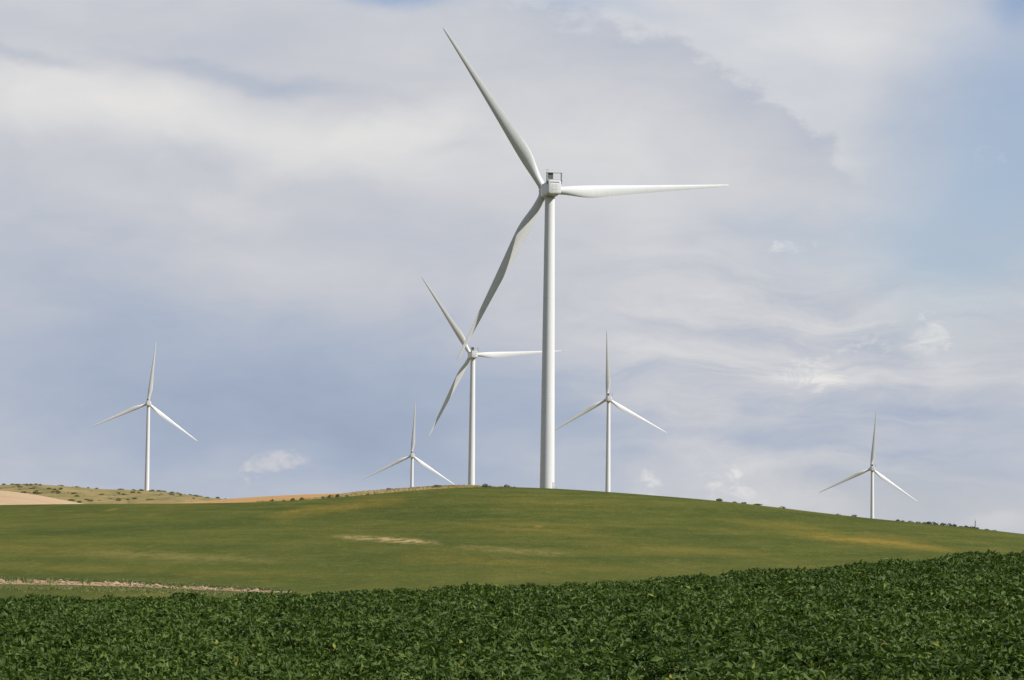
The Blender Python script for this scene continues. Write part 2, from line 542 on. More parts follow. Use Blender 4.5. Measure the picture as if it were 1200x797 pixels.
def solve_y(u, slope):
    """where on the hill's near face the ground is seen at that slope"""
    yy = np.linspace(VAL_Y, CREST_Y, 1500)
    sl = (ground_z(u * yy, yy) - CAM_Z) / yy
    sl = np.maximum.accumulate(sl)
    return float(np.interp(slope, sl, yy))


def on_hill(px, py):
    r = ray(px, py)
    y = solve_y(r.x, r.z)
    return Vector((r.x * y, y, float(ground_z(np.array(r.x * y), np.array(y)))))


def patch(field, px0, py0, px1, py1, half, amp):
    """soft elongated patch on the ground between two surveyed points; half = half depth on the ground in m (along Y)"""
    a, b_ = on_hill(px0, py0), on_hill(px1, py1)
    L = max(abs(b_.x - a.x), 1e-3)
    t = (HX - a.x) / (b_.x - a.x)
    yc = a.y + (b_.y - a.y) * t
    end = np.clip(1 - np.abs(np.clip(t, -0.5, 1.5) - 0.5) * 2, -1, 1)
    wx = np.clip(end / 0.55, 0, 1)
    wx = wx * wx * (3 - 2 * wx)
    wy = np.exp(-((HY - yc) / (half * (0.45 + 0.55 * wx))) ** 2)
    field += amp * wx * wy


dry = np.zeros_like(HX); bare = np.zeros_like(HX); lush_shade = np.zeros_like(HX)
patch(bare, 380, 627, 530, 638, 9, 0.6)
patch(bare, 440, 630, 505, 636, 6, 0.4)
patch(bare, 520, 640, 690, 652, 9, 0.20)
patch(bare, 60, 645, 360, 658, 11, 0.13)
patch(dry, 290, 604, 500, 582, 24, 0.60)
patch(dry, 900, 625, 1130, 640, 30, 0.42)
patch(dry, 980, 634, 1140, 646, 18, 0.45)
patch(dry, 940, 629, 1075, 637, 14, 0.35)
patch(dry, 820, 608, 990, 622, 26, 0.22)
patch(dry, 500, 620, 760, 624, 30, 0.24)
patch(dry, 540, 588, 760, 596, 30, 0.14)
patch(dry, 624, 617, 636, 617, 7, 0.7)
patch(dry, 126, 597.5, 136, 597.5, 9, 0.7)
patch(dry, 173, 604, 179, 604, 8, 0.6)
patch(dry, -40, 660, 460, 676, 12, 0.20)
patch(dry, 420, 652, 800, 672, 14, 0.26)
patch(dry, 640, 636, 940, 652, 16, 0.22)
patch(dry, -60, 640, 220, 646, 14, 0.18)
patch(lush_shade, -80, 632, 360, 603, 34, 1.0)
patch(lush_shade, 300, 600, 470, 588, 22, 0.5)
patch(lush_shade, 330, 598, 640, 612, 30, 0.75)
patch(lush_shade, 470, 575, 930, 598, 40, 0.6)
patch(lush_shade, -60, 668, 330, 676, 10, 0.8)
patch(lush_shade, 380, 638, 800, 648, 10, 0.65)  # shadow strip below the pale streak, painted into the stand's colour
patch(lush_shade, 200, 632, 420, 626, 16, 0.5)
patch(lush_shade, 780, 604, 1200, 624, 40, 0.75)
patch(lush_shade, 660, 622, 900, 634, 18, 0.6)
patch(lush_shade, 1020, 640, 1060, 634, 10, 0.9)
for nm, arr in (('dry', dry), ('bare', bare), ('lush_shade', lush_shade)):
    at_ = hill.data.attributes.new(nm, 'FLOAT', 'POINT')
    at_.data.foreach_set('value', np.clip(arr, 0, 1.2).astype(np.float32).ravel())

# ------------------------------------------------------------------ hills further back
def ridge_slope(crest, foot_drop, y0, yc, y1):
    def z(X, Y):
        u = X / np.maximum(Y, 1.0)
        t = np.clip((Y - y0) / (yc - y0), 0, 1)
        e = 1 - (1 - t) ** 1.8
        a = crest(u) - foot_drop * (1 - e)
        zz = CAM_Z + np.minimum(Y, yc) * a
        o = np.clip((Y - yc) / (y1 - yc), 0, 1)
        return zz - (np.maximum(zz + 14, 0)) * (o * o * (3 - 2 * o))
    return z


far_crest = curve([(-1500, 600), (-500, 575), (-100, 566.5), (0, 566.5), (40, 568), (80, 569.5), (120, 574), (160, 576), (200, 578), (240, 581), (275, 584.5), (330, 594), (420, 612), (600, 640)])
far_z0 = ridge_slope(far_crest, 0.012, 1550, 2050, 2850)


def far_z(X, Y):
    return far_z0(X, Y) + 0.7 * np.sin(X / 31.0 + 1) * np.sin(Y / 120.0) + 0.5 * np.sin(X / 13.0 + Y / 60)


fan_grid('pasture_hill', np.linspace(1550, 2850, 110), np.linspace(-0.45, 0.0, 330), far_z, M['rough'])
tan_crest = curve([(-1500, 560), (-300, 566), (-60, 571), (0, 574.3), (30, 577.5), (60, 583), (85, 588.2), (105, 591.5), (130, 596), (200, 608)])
fan_grid('ripe_tan_field', np.linspace(1150, 1900, 60), np.linspace(-0.45, -0.10, 160), ridge_slope(tan_crest, 0.012, 1150, 1500, 1900), M['tan'])
or_crest = curve([(60, 600), (120, 593), (165, 590.2), (210, 589), (240, 587.2), (275, 584), (320, 581), (360, 579.2), (400, 577.9), (440, 577), (480, 578.5), (520, 590), (600, 606)])
fan_grid('ripe_orange_field', np.linspace(880, 1500, 60), np.linspace(-0.17, 0.0, 260), ridge_slope(or_crest, 0.012, 880, 1120, 1500), M['orange'])

TURBINES = [  # sighted hub, rotor radius in the same units, blade phase, heading of the rotor axis
    dict(px=(638.8, 224.0), rad=226.0, phase=3.8, yaw=R(11.0)),
    dict(px=(552.0, 416.0), rad=109.0, phase=3.8, yaw=R(10.0)),
    dict(px=(711.8, 467.5), rad=81.5, phase=91.5, yaw=R(6.0)),
    dict(px=(173.3, 472.8), rad=73.5, phase=84.0, yaw=R(12.0)),
    dict(px=(1020.8, 549.2), rad=67.8, phase=85.5, yaw=R(2.0)),
    dict(px=(482.3, 533.8), rad=63.6, phase=87.0, yaw=R(8.0)),
]
ROTOR_R, HUB_H, OVERHANG = 50.0, 80.0, 6.2
for T_ in TURBINES:
    T_['Y'] = FOC * ROTOR_R / T_['rad']
    h = at(*T_['px'], T_['Y'])
    T_['base'] = Vector((h.x + OVERHANG * math.sin(T_['yaw']), h.y - OVERHANG * math.cos(T_['yaw']), h.z - HUB_H - 0.45))

bumps = [(T_['base'], 230.0) for T_ in TURBINES[1:3]] + [(TURBINES[4]['base'], 200.0), (TURBINES[5]['base'], 180.0)]
PL = -8.5
A = np.array([[math.exp(-((p.x - q.x) ** 2 + (p.y - q.y) ** 2) / (2 * s * s)) for q, s in bumps] for p, _ in bumps])
amps = np.linalg.solve(A, np.array([p.z - PL for p, _ in bumps]))


def back_z(X, Y):
    z = np.full_like(X, PL)
    for (p, s), a in zip(bumps, amps):
        z = z + a * np.exp(-((X - p.x) ** 2 + (Y - p.y) ** 2) / (2 * s * s))
    return z


bx, by = np.meshgrid(np.linspace(-1500, 1900, 120), np.linspace(1000, 4200, 110))
tag(link('back_terrain', grid_mesh('back_terrain', bx, by, back_z(bx, by)), M['plain']), kind='structure')

# dry verge along the hill's far edge, left of the crest
verge_crest = curve([(300, 592), (330, 588.5), (350, 587), (380, 583.5), (400, 580.5), (420, 577.6), (440, 576.2), (460, 574.6), (485, 572.8), (510, 570.9), (530, 570.0), (560, 570.2), (590, 573), (640, 580)])
M['verge_ground'] = ground_material('dry_verge', (0.16, 0.145, 0.055), (0.34, 0.25, 0.12), (0.50, 0.37, 0.21), 0.16, (0.5, 1, 1), 0.8)
fan_grid('dry_verge', np.linspace(706, 860, 40), np.linspace(-0.092, 0.014, 240), ridge_slope(verge_crest, 0.004, 706, 750, 860), M['verge_ground'])

# ------------------------------------------------------------------ wind turbine
def ngon(r, z, n=48):
    return [(r * math.cos(2 * math.pi * i / n), r * math.sin(2 * math.pi * i / n), z) for i in range(n)]


def rrect(hw, hz, rad, y, zc, n=6):
    """rounded rectangle in the XZ plane at depth y"""
    pts = []
    for cx, cz, a0 in ((hw - rad, hz - rad, 0), (-hw + rad, hz - rad, 90), (-hw + rad, -hz + rad, 180), (hw - rad, -hz + rad, 270)):
        for i in range(n):
            a = R(a0 + 90 * i / (n - 1))
            pts.append((cx + rad * math.cos(a), y, zc + cz + rad * math.sin(a)))
    return pts


TOWER_TOP = 78.0


def tower_r(z):
    return 1.92 - (1.92 - 1.27) * (z / TOWER_TOP) ** 1.05


bm = bmesh.new()
zs = [-2.5, 0] + [TOWER_TOP * i / 24 for i in range(1, 25)]
loft(bm, [ngon(tower_r(max(z, 0)), z) for z in zs])
ME = {'tower': bm_mesh('tower', bm, 40)}
for i, z in enumerate((26.0, 52.0)):
    bm = bmesh.new()
    r = tower_r(z)
    loft(bm, [ngon(r + 0.004, z - 0.09), ngon(r + 0.014, z - 0.06), ngon(r + 0.014, z + 0.06), ngon(r + 0.004, z + 0.09)])
    ME['flange%d' % i] = bm_mesh('flange', bm, 40)
bm = bmesh.new()
loft(bm, [ngon(1.30, 77.7), ngon(1.42, 77.75), ngon(1.42, 78.25), ngon(1.36, 78.3)])
ME['yaw_ring'] = bm_mesh('yaw_ring', bm, 40)
# door: curved leaf on the tower's camera-right side
bm = bmesh.new()
def arc_panel(bm, a0, a1, z0, z1, push, n=8):
    outer, inner = [], []
    for z in (z0, z1):
        outer.append([((tower_r(z) + push) * math.cos(a), (tower_r(z) + push) * math.sin(a), z) for a in np.linspace(a0, a1, n)])
        inner.append([((tower_r(z) - 0.02) * math.cos(a), (tower_r(z) - 0.02) * math.sin(a), z) for a in np.linspace(a0, a1, n)])
    loft(bm, [outer[0], outer[1], inner[1], inner[0], outer[0]], caps=False, close=False)
    for k in (0, -1):
        f = [bm.verts.new(p) for p in (outer[0][k], outer[1][k], inner[1][k], inner[0][k])]
        bm.faces.new(f)
DOOR_A = R(-42)
arc_panel(bm, DOOR_A - 0.25, DOOR_A + 0.25, 2.2, 4.4, 0.05)
ME['door'] = bm_mesh('door', bm, 30)
bm = bmesh.new()
arc_panel(bm, DOOR_A + 0.16, DOOR_A + 0.20, 3.1, 3.35, 0.12)
ME['handle'] = bm_mesh('handle', bm, 30)
bm = bmesh.new()
dv = Vector((math.cos(DOOR_A), math.sin(DOOR_A), 0)); dn = Vector((-dv.y, dv.x, 0))
for k in range(9):
    c = dv * (2.0 + 0.26 * k + 0.6) + Vector((0, 0, 2.1 - 0.25 * k))
    loft(bm, [[c + dn * sx * 0.45 + dv * sy * 0.14 + Vector((0, 0, sz)) for sx, sy in ((-1, -1), (1, -1), (1, 1), (-1, 1))] for sz in (-0.02, 0.02)])
for s in (-1, 1):
    p0 = dv * 2.4 + dn * s * 0.5; p1 = dv * 4.8 + dn * s * 0.5
    tube(bm, p0 + Vector((0, 0, 2.1)), p1 + Vector((0, 0, -0.1)), 0.06, 0.06, 6)
    tube(bm, p0 + Vector((0, 0, 3.1)), p1 + Vector((0, 0, 0.9)), 0.03, 0.03, 6)
    for k in range(4):
        q = p0.lerp(p1, k / 3); z = 2.1 - 2.2 * k / 3
        tube(bm, q + Vector((0, 0, z)), q + Vector((0, 0, z + 1.0)), 0.03, 0.03, 6)
ME['stairs'] = bm_mesh('stairs', bm)
bm = bmesh.new()
loft(bm, [ngon(2.9, -2.4, 32), ngon(2.9, 0.12, 32), ngon(2.8, 0.18, 32)])
ME['plinth'] = bm_mesh('foundation', bm, 40)

# nacelle: box with rounded long edges, drawn in a little towards both ends
NZ = 80.05
bm = bmesh.new()
secs = [(-6.22, 1.42, 1.50, 0.42, -0.04), (-6.15, 1.60, 1.68, 0.48, -0.02), (-5.90, 1.70, 1.78, 0.52, 0), (-2.0, 1.74, 1.80, 0.50, 0), (2.4, 1.74, 1.80, 0.50, 0), (3.9, 1.66, 1.74, 0.60, 0), (4.55, 1.50, 1.56, 0.80, 0)]
loft(bm, [rrect(hw, hz, rd, y, NZ + dz) for y, hw, hz, rd, dz in secs])
ME['nacelle'] = bm_mesh('nacelle', bm, 28)
# panel joints, hatch, vents
for i, y in enumerate((-2.0, 1.0)):
    bm = bmesh.new()
    loft(bm, [rrect(1.755, 1.815, 0.5, y - 0.03, NZ), rrect(1.755, 1.815, 0.5, y + 0.03, NZ)])
    ME['panel_joint%d' % i] = bm_mesh('panel_joint', bm, 28)
bm = bmesh.new()
box(bm, -1.15, 1.15, -6.26, -6.18, NZ + 1.16, NZ + 1.30, 0.01)
ME['vent_slot'] = bm_mesh('vent_slot', bm)
bm = bmesh.new()
box(bm, -0.75, 0.75, -6.255, -6.15, NZ - 0.75, NZ + 0.75, 0.03)
ME['rear_hatch'] = bm_mesh('rear_hatch', bm)
bm = bmesh.new()
box(bm, -1.1, 1.1, -1.4, 0.6, NZ + 1.79, NZ + 1.92, 0.04)
ME['roof_hatch'] = bm_mesh('roof_hatch', bm)
# cooler on the roof's rear end: posts, top bar, radiator
ZR = NZ + 1.74
for s in (-1, 1):     # side cheeks raked forward
    bm = bmesh.new()
    x0, x1 = (s * 1.98, s * 1.80)
    prof = [(-5.90, ZR + 0.05), (-5.20, ZR - 0.9), (-4.70, ZR - 0.9), (-4.75, ZR + 1.95), (-5.85, ZR + 1.95)]
    loft(bm, [[(x0, y, z) for y, z in prof], [(x1, y, z) for y, z in prof]])
    ME['cooler_cheek%d' % s] = bm_mesh('cooler_cheek', bm)
bm = bmesh.new()
box(bm, -2.02, 2.02, -5.92, -4.62, ZR + 1.952, ZR + 2.14, 0.04)
ME['cooler_top'] = bm_mesh('cooler_top', bm)
bm = bmesh.new()
box(bm, -1.79, 1.79, -5.8, -4.9, ZR + 0.14, ZR + 0.26, 0.02)
ME['cooler_sill'] = bm_mesh('cooler_sill', bm)
bm = bmesh.new()
box(bm, -1.78, -0.32, -5.55, -5.15, ZR + 0.27, ZR + 1.94, 0.02)
ME['radiator'] = bm_mesh('radiator', bm)
bm = bmesh.new()
for k in range(9):
    x = -1.68 + k * 0.155
    box(bm, x, x + 0.04, -5.6, -5.551, ZR + 0.32, ZR + 1.9)
ME['radiator_fins'] = bm_mesh('radiator_fins', bm)
bm = bmesh.new()
tube(bm, (-1.75, -5.1, ZR + 2.13), (-1.75, -5.1, ZR + 2.75), 0.035, 0.03, 8)
tube(bm, (-2.0, -5.1, ZR + 2.62), (-1.5, -5.1, ZR + 2.62), 0.025, 0.025, 8)
for x in (-2.0, -1.5):
    tube(bm, (x, -5.1, ZR + 2.62), (x, -5.1, ZR + 2.85), 0.06, 0.09, 8)
ME['wind_sensor'] = bm_mesh('wind_sensor', bm)

# rotor, in its own frame: origin at hub centre, +Y upwind, blades in XZ
bm = bmesh.new()
prof = [(-1.62, 1.30), (-1.45, 1.52), (-0.9, 1.66), (0.3, 1.66), (1.0, 1.52), (1.6, 1.18), (2.0, 0.72), (2.2, 0.25)]
loft(bm, [[(r * math.cos(2 * math.pi * i / 36), y, r * math.sin(2 * math.pi * i / 36)) for i in range(36)] for y, r in prof])
ME['hub'] = bm_mesh('hub', bm, 40)

STN = [  # r, chord, thickness/chord, twist, pitch axis
    (1.2, 1.95, 1.0, 17, .50), (2.4, 1.95, 1.0, 17, .50), (3.6, 2.00, .96, 17, .49), (5.2, 2.30, .80, 16.5, .45), (7.0, 2.80, .60, 15.5, .40), (9.0, 3.30, .46, 14, .36),
    (11.0, 3.58, .385, 12.3, .335), (13.0, 3.55, .34, 10.8, .33), (16.0, 3.25, .30, 8.8, .33), (20.0, 2.82, .265, 6.8, .33), (24.0, 2.44, .245, 5.2, .33), (28.0, 2.10, .23, 4.0, .33),
    (32.0, 1.80, .215, 2.9, .33), (36.0, 1.52, .205, 1.9, .33), (40.0, 1.25, .195, 1.0, .33), (43.5, 1.02, .185, .3, .33), (46.5, .80, .18, -.2, .34), (48.5, .60, .18, -.4, .38), (49.5, .40, .18, -.4, .45), (50.0, .12, .18, -.4, .6)]
PITCH_SET = 13.0


def section(chord, tc, n=18):
    """closed airfoil loop, LE at 0, suction side positive"""
    pts = []
    k = max(0.0, min(1.0, (tc - 0.3) / 0.7))
    xs = [0.5 * (1 - math.cos(math.pi * i / n)) for i in range(n + 1)]
    def yt(x):
        naca = 5 * tc * (0.2969 * math.sqrt(x) - 0.126 * x - 0.3516 * x * x + 0.2843 * x ** 3 - 0.1030 * x ** 4)
        circ = tc * math.sqrt(max(x * (1 - x), 0))
        return naca * (1 - k ** 0.6) + circ * k ** 0.6
    camber = lambda x: 0.035 * (1 - k) * 4 * x * (1 - x)
    for x in xs:
        pts.append((x * chord, (camber(x) + yt(x)) * chord))
    for x in xs[-2:0:-1]:
        pts.append((x * chord, (camber(x) - yt(x)) * chord))
    return pts


def blade_mesh(name, s_from=0, s_to=None, grow=0.0):
    bm = bmesh.new()
    rings = []
    st = np.array(STN)
    rr = np.unique(np.concatenate([np.linspace(1.2, 48, 60), [48.5, 49, 49.5, 49.8, 50.0]]))
    for r in rr:
        ch, tcn, tw, pa = [float(np.interp(r, st[:, 0], st[:, k])) for k in (1, 2, 3, 4)]
        if 2 < r < 45:   # smooth the table
            ws = [(-1.2, .25), (0, .5), (1.2, .25)]
            ch, tcn, tw, pa = [sum(w * float(np.interp(r + d, st[:, 0], st[:, k])) for d, w in ws) for k in (1, 2, 3, 4)]
        b_ = R(tw + PITCH_SET)
        bend = 1.1 * (r / 50) ** 2.4
        ring = []
        for c, t in section(ch, tcn):
            c = pa * ch - c                           # + towards the leading edge
            lead = c * math.cos(b_) + t * math.sin(b_)
            front = c * math.sin(b_) - t * math.cos(b_) + bend
            ring.append((r, front, lead))             # blade points along +X, leading edge +Z, upwind +Y
        rings.append(ring)
    loft(bm, rings)
    return bm_mesh(name, bm, 50)


ME['blade'] = blade_mesh('blade')
bm = bmesh.new()
loft(bm, [[(x, r * math.cos(2 * math.pi * i / 32), r * math.sin(2 * math.pi * i / 32)) for i in range(32)] for x, r in ((1.1, 1.1), (1.7, 1.1), (1.78, 1.03), (1.8, 0.98))])
ME['blade_collar'] = bm_mesh('blade_collar', bm, 40)


def make_turbine(t, label):
    root = empty('wind_turbine', t['base'], t['yaw'])
    tag(root, label, 'wind turbine', 'white wind turbines on the hills')
    tw = link('tower', ME['tower'], M['paint'], root)
    link('flange', ME['flange0'], M['paint'], tw)
    link('flange', ME['flange1'], M['paint'], tw)
    link('yaw_ring', ME['yaw_ring'], M['seam'], tw)
    dr = link('door', ME['door'], M['galv'], tw)
    link('stairs', ME['stairs'], M['galv'], tw)
    link('foundation', ME['plinth'], M['concrete'], root)
    nc = link('nacelle', ME['nacelle'], M['paint'], root)
    for k in (0, 1):
        link('panel_joint', ME['panel_joint%d' % k], M['seam'], nc)
    link('vent_slot', ME['vent_slot'], M['dark'], nc)
    link('rear_hatch', ME['rear_hatch'], M['paint'], nc)
    link('roof_hatch', ME['roof_hatch'], M['paint'], nc)
    link('wind_sensor', ME['wind_sensor'], M['frame'], nc)
    co = link('cooler', ME['cooler_top'], M['paint'], root)
    for k in (-1, 1):
        link('cooler_cheek', ME['cooler_cheek%d' % k], M['frame'], co)
    link('cooler_sill', ME['cooler_sill'], M['paint'], co)
    link('radiator', ME['radiator'], M['dark'], co)
    link('radiator_fins', ME['radiator_fins'], M['frame'], co)
    hb = link('hub', ME['hub'], M['paint'], root)
    hub_m = Matrix.Translation((0, OVERHANG, HUB_H + 0.45)) @ Matrix.Rotation(R(4.0), 4, 'X')
    hb.matrix_local = hub_m
    for k in range(3):
        bl = link('blade', ME['blade'], M['blade'], root)
        bl.matrix_local = hub_m @ Matrix.Rotation(-R(t['phase'] + 120 * k), 4, 'Y')
        cl_ = link('blade_collar', ME['blade_collar'], M['paint'], bl)
    return root


LABELS = ['tall white wind turbine nearest the camera, largest of all, on the green hill crest',
          'white wind turbine behind the blade tip of the tallest one, standing left of its tower',
          'white wind turbine just right of the tallest tower, one blade pointing straight up',
          'white wind turbine alone at far left on the shrubby pasture hill',
          'white wind turbine alone at far right behind the sloping hill crest',
          'smallest white wind turbine, half hidden by the crest, left of centre']
for t, lb in zip(TURBINES, LABELS):
    if t is TURBINES[0]:
        b_ = t['base']
    make_turbine(t, lb)

# ------------------------------------------------------------------ shrubs
def leaf_cloud(name, lobes, count, size, squash=1.0):
    """one mesh of small bent leaf clumps filling several lobes"""
    rng = np.random.default_rng(int(name[-1]) * 17 + len(lobes))
    V, F, Tn = [], [], []
    tot = sum(l[3] ** 2 for l in lobes)
    for (x, y, z, r) in lobes:
        n = int(count * r * r / tot)
        d = rng.normal(size=(n, 3)); d /= np.linalg.norm(d, axis=1)[:, None]
        rad = r * rng.uniform(0.35, 1.08, n) ** 0.6
        P = np.array([x, y, z]) + d * rad[:, None] * np.array([1, 1, squash])
        P[:, 2] = np.maximum(P[:, 2], 0.05)
        for p in P:
            a = rng.normal(size=3); a /= np.linalg.norm(a)
            b_ = np.cross(a, rng.normal(size=3)); b_ /= np.linalg.norm(b_)
            c_ = np.cross(a, b_)
            s = size * rng.uniform(0.6, 1.3)
            i = len(V)
            V += [p - a * s, p + b_ * s * .55 + c_ * s * .18, p + a * s, p - b_ * s * .55 + c_ * s * .18]
            F.append((i, i + 1, i + 2)); F.append((i, i + 2, i + 3))
            Tn += [rng.beta(2, 2.6)] * 4
    me = mesh_np(name, np.array(V), np.array(F), False)
    a_ = me.attributes.new('tint', 'FLOAT', 'POINT')
    a_.data.foreach_set('value', np.array(Tn, dtype=np.float32))
    return me


SHRUBS = []
for k in range(5):
    rr = random.Random(40 + k)
    lobes = [(0, 0, 0.55, 0.62)]
    for j in range(5 + k % 3):
        ang = rr.uniform(0, 6.28); d = rr.uniform(0.3, 0.85)
        lobes.append((math.cos(ang) * d, math.sin(ang) * d, rr.uniform(0.3, 0.8), rr.uniform(0.25, 0.5)))
    fol = leaf_cloud('foliage%d' % k, lobes, 420, 0.13)
    bm = bmesh.new()
    for j in range(4):
        ang = rr.uniform(0, 6.28)
        tube(bm, (0.05 * math.cos(ang), 0.05 * math.sin(ang), -0.3), (0.5 * math.cos(ang), 0.5 * math.sin(ang), 0.75), 0.05, 0.02, 5)
    SHRUBS.append((fol, bm_mesh('stem', bm)))


def shrub(loc, width, height, label, group=None, k=None, mat='shrub'):
    """width and height in metres; the unit shrub is about 2.2 wide and 1.2 high"""
    k = random.randrange(5) if k is None else k
    o = empty('shrub', loc, random.uniform(0, 6.28))
    o.scale = (width / 2.2, width / 2.2, height / 1.2)
    tag(o, label, 'shrub', group)
    fo = link('foliage', SHRUBS[k][0], None, o)
    if not fo.data.materials:
        fo.data.materials.append(M['shrub'])
    fo.material_slots[0].link = 'OBJECT'
    fo.material_slots[0].material = M[mat]
    link('stem', SHRUBS[k][1], M['bark'], o)
    return o


def verge_zf(X, Y):
    return ridge_slope(verge_crest, 0.004, 706, 750, 860)(X, Y)


def surf(px, depth, zf):
    """point on a surface at the heading of px and that distance"""
    u = ray(px, 600).x
    X = np.array(u * depth); Y = np.array(float(depth))
    return Vector((float(X), float(Y), float(zf(X, Y))))


def green_top(X, Y):
    v = np.where(X / Y < -0.004, verge_zf(X, Y), -50.0)
    return np.maximum(hill_z(X, Y), v)


CREST_SHRUBS = [  # heading px, distance, width px, height px, words
    (456, 745, 9, 3.2, 'low dark shrub on the dry verge left of the small turbine tower'),
    (464, 742, 6, 2.4, 'small olive shrub close to the small turbine tower, on the dry verge'),
    (511, 738, 10, 4.2, 'rounded green shrub on the crest right of the small turbine tower'),
    (534, 724, 7, 5.0, 'dark shrub on the crest below the small turbine blade tip'),
    (567.5, 716, 7, 5.2, 'dark rounded shrub on the crest just right of the second turbine tower'),
    (574, 716, 4.5, 3.0, 'tiny shrub beside the dark rounded one right of the second turbine tower'),
    (593.5, 716, 5.5, 4.2, 'lone shrub on the crest midway between the two tallest towers'),
    (587, 716, 3.5, 2.0, 'very low tuft between shrubs on the crest, left of the lone one'),
    (602, 716, 4, 1.8, 'faint low tuft on the crest nearest to the tallest tower'),
    (843.5, 712, 8, 4.2, 'shrub highest on the right crest, nearest the centre right turbine'),
    (861, 712, 5, 2.4, 'second shrub down the right crest'),
    (871, 712, 6, 2.6, 'third shrub down the right crest'),
    (887, 712, 11, 2.4, 'long low shrub patch down the right crest'),
    (916, 712, 7, 3.0, 'small shrub halfway down the right crest'),
    (982, 712, 5, 2.0, 'tiny tuft on the right crest left of the far right turbine'),
    (1000.5, 712, 6, 3.4, 'small shrub just left of the far right turbine tower'),
]
for px, d, w, h, lb in CREST_SHRUBS:
    d = 702.5 if px > 540 else d
    p = surf(px, d, green_top)
    ppm = FOC / d
    shrub(p - Vector((0, 0, 0.15)), w / ppm * 1.5, h / ppm * (1.1 if px < 700 else 0.8) + 0.15, lb, 'shrubs along the green hill crest', mat='shrub' if px < 700 else 'scrub')

EDGE_SHRUBS = [(319, 7, 4.0), (333, 5, 2.4), (343, 10, 4.2), (353, 9, 4.0), (378, 8, 4.0), (387, 10, 5.5), (396, 9, 5.0), (407, 6, 3), (431, 8, 3.2), (440, 9, 3.4)]
EDGE_WORDS = ['scraggly shrub at left end of the hedge below the orange field', 'little tuft in the hedge below the orange field', 'dark low shrub in the hedge below the orange field, left of a pair',
              'dark low shrub in the hedge below the orange field, right of a pair', 'olive shrub under the right half of the orange field', 'tallest shrub under the right end of the orange field',
              'bushy shrub where the orange field meets the dry verge', 'small shrub on the dry verge past the orange field', 'dark shrub low on the dry verge, left of a pair', 'dark shrub low on the dry verge, right of a pair']
for (px, w, h), lb in zip(EDGE_SHRUBS, EDGE_WORDS):
    d = 704
    p = surf(px, d, hill_z)
    shrub(p - Vector((0, 0, 0.3)), w / (FOC / d), h / (FOC / d) + 0.3, lb, 'shrubs in the hedge left of the crest')

# far right: line of bushes behind the crest, with a post
RIGHT_D = 760.0
def right_z(X, Y):
    return hill_z(X, Y)
RB = [(1052, 612.3, 5, 3), (1058, 613, 4, 2), (1067, 613.5, 6, 2), (1076, 613.8, 5, 2.5), (1083, 614.5, 5, 2.5), (1088.5, 614.6, 5, 4), (1093.5, 614.8, 5, 4), (1098, 615.2, 3, 2.5), (1104.5, 616, 6, 3.6), (1112, 616.3, 5, 3.8),
      (1118, 616.8, 5, 3.4), (1125, 618, 5, 2.2), (1131.5, 618.7, 4.5, 3.4), (1139, 619.5, 6, 2.6), (1145, 620, 5, 2.6), (1156, 621.5, 6, 1.8), (1165, 622.5, 5, 1.5)]
for i, (px, py, w, h) in enumerate(RB):
    d = 703 + 3 * (i * 7 % 5) / 4
    p = at(px, py + 1.2, d)
    zg = float(hill_z(np.array(p.x), np.array(p.y)))
    shrub(Vector((p.x, p.y, zg - 0.15)), w / (FOC / d) * random.uniform(1.3, 2.0), h / (FOC / d) * random.uniform(0.7, 1.15) + 0.15, 'dark grey-green bush in the row on the crest at far right', 'bushes in a row at far right')
pm = surf(1142.8, 709, hill_z)
post = empty('signal_mast', pm)
tag(post, 'thin dark mast standing among the bushes at far right', 'mast')
bm = bmesh.new(); tube(bm, (0, 0, -0.4), (0, 0, 2.0), 0.10, 0.09, 8); link('pole', bm_mesh('pole', bm), M['dark'], post)
bm = bmesh.new(); tube(bm, (0, 0, 2.0), (0, 0, 2.75), 0.05, 0.03, 8); link('antenna', bm_mesh('antenna', bm), M['frame'], post)
bm = bmesh.new(); box(bm, -0.16, 0.16, -0.2, -0.08, 0.9, 1.4, 0.02); link('control_box', bm_mesh('control_box', bm), M['frame'], post)

# shrubs dotted over the pasture hill
def far_shrub(p, s, flat_, px, d):
    where = 'skyline' if d > 1965 else 'slope'
    side = 'above the tan field' if px < 95 else ('close left of the turbine' if px < 171 else ('close right of the turbine' if px < 225 else 'towards the orange field'))
    shrub(p - Vector((0, 0, 0.25)), s, s * flat_, 'dull green shrub on the pasture hill %s at far left, %s' % (where, side), 'shrubs on the pasture hill %s %s' % (where, side), mat='scrub')


cnt = 0
rp = random.Random(5)
while cnt < 150:
    px = rp.uniform(-60, 285)
    d = 1550 + 500 * rp.random() ** 0.8
    p = surf(px, d, far_z)
    # skip what the green hill would hide
    sl = (p.z - CAM_Z) / p.y
    if sl < float(hill_crest(p.x / p.y)) + 0.0004:
        continue
    dens = noise.noise(Vector((p.x / 60, p.y / 160, 0)))
    if dens < -0.12 and rp.random() < 0.8:
        continue
    s = rp.uniform(1.7, 5.5)
    far_shrub(p, s, rp.uniform(0.18, 0.40), px, d)
    cnt += 1
for px in (4, 27, 38, 70, 73, 84, 90, 97, 103, 112, 141, 156, 178, 189, 201, 208, 216, 222, 235, 255, 264, 274):
    far_shrub(surf(px, 2052, far_z), rp.uniform(2.5, 6.0), rp.uniform(0.18, 0.34), px, 2052)

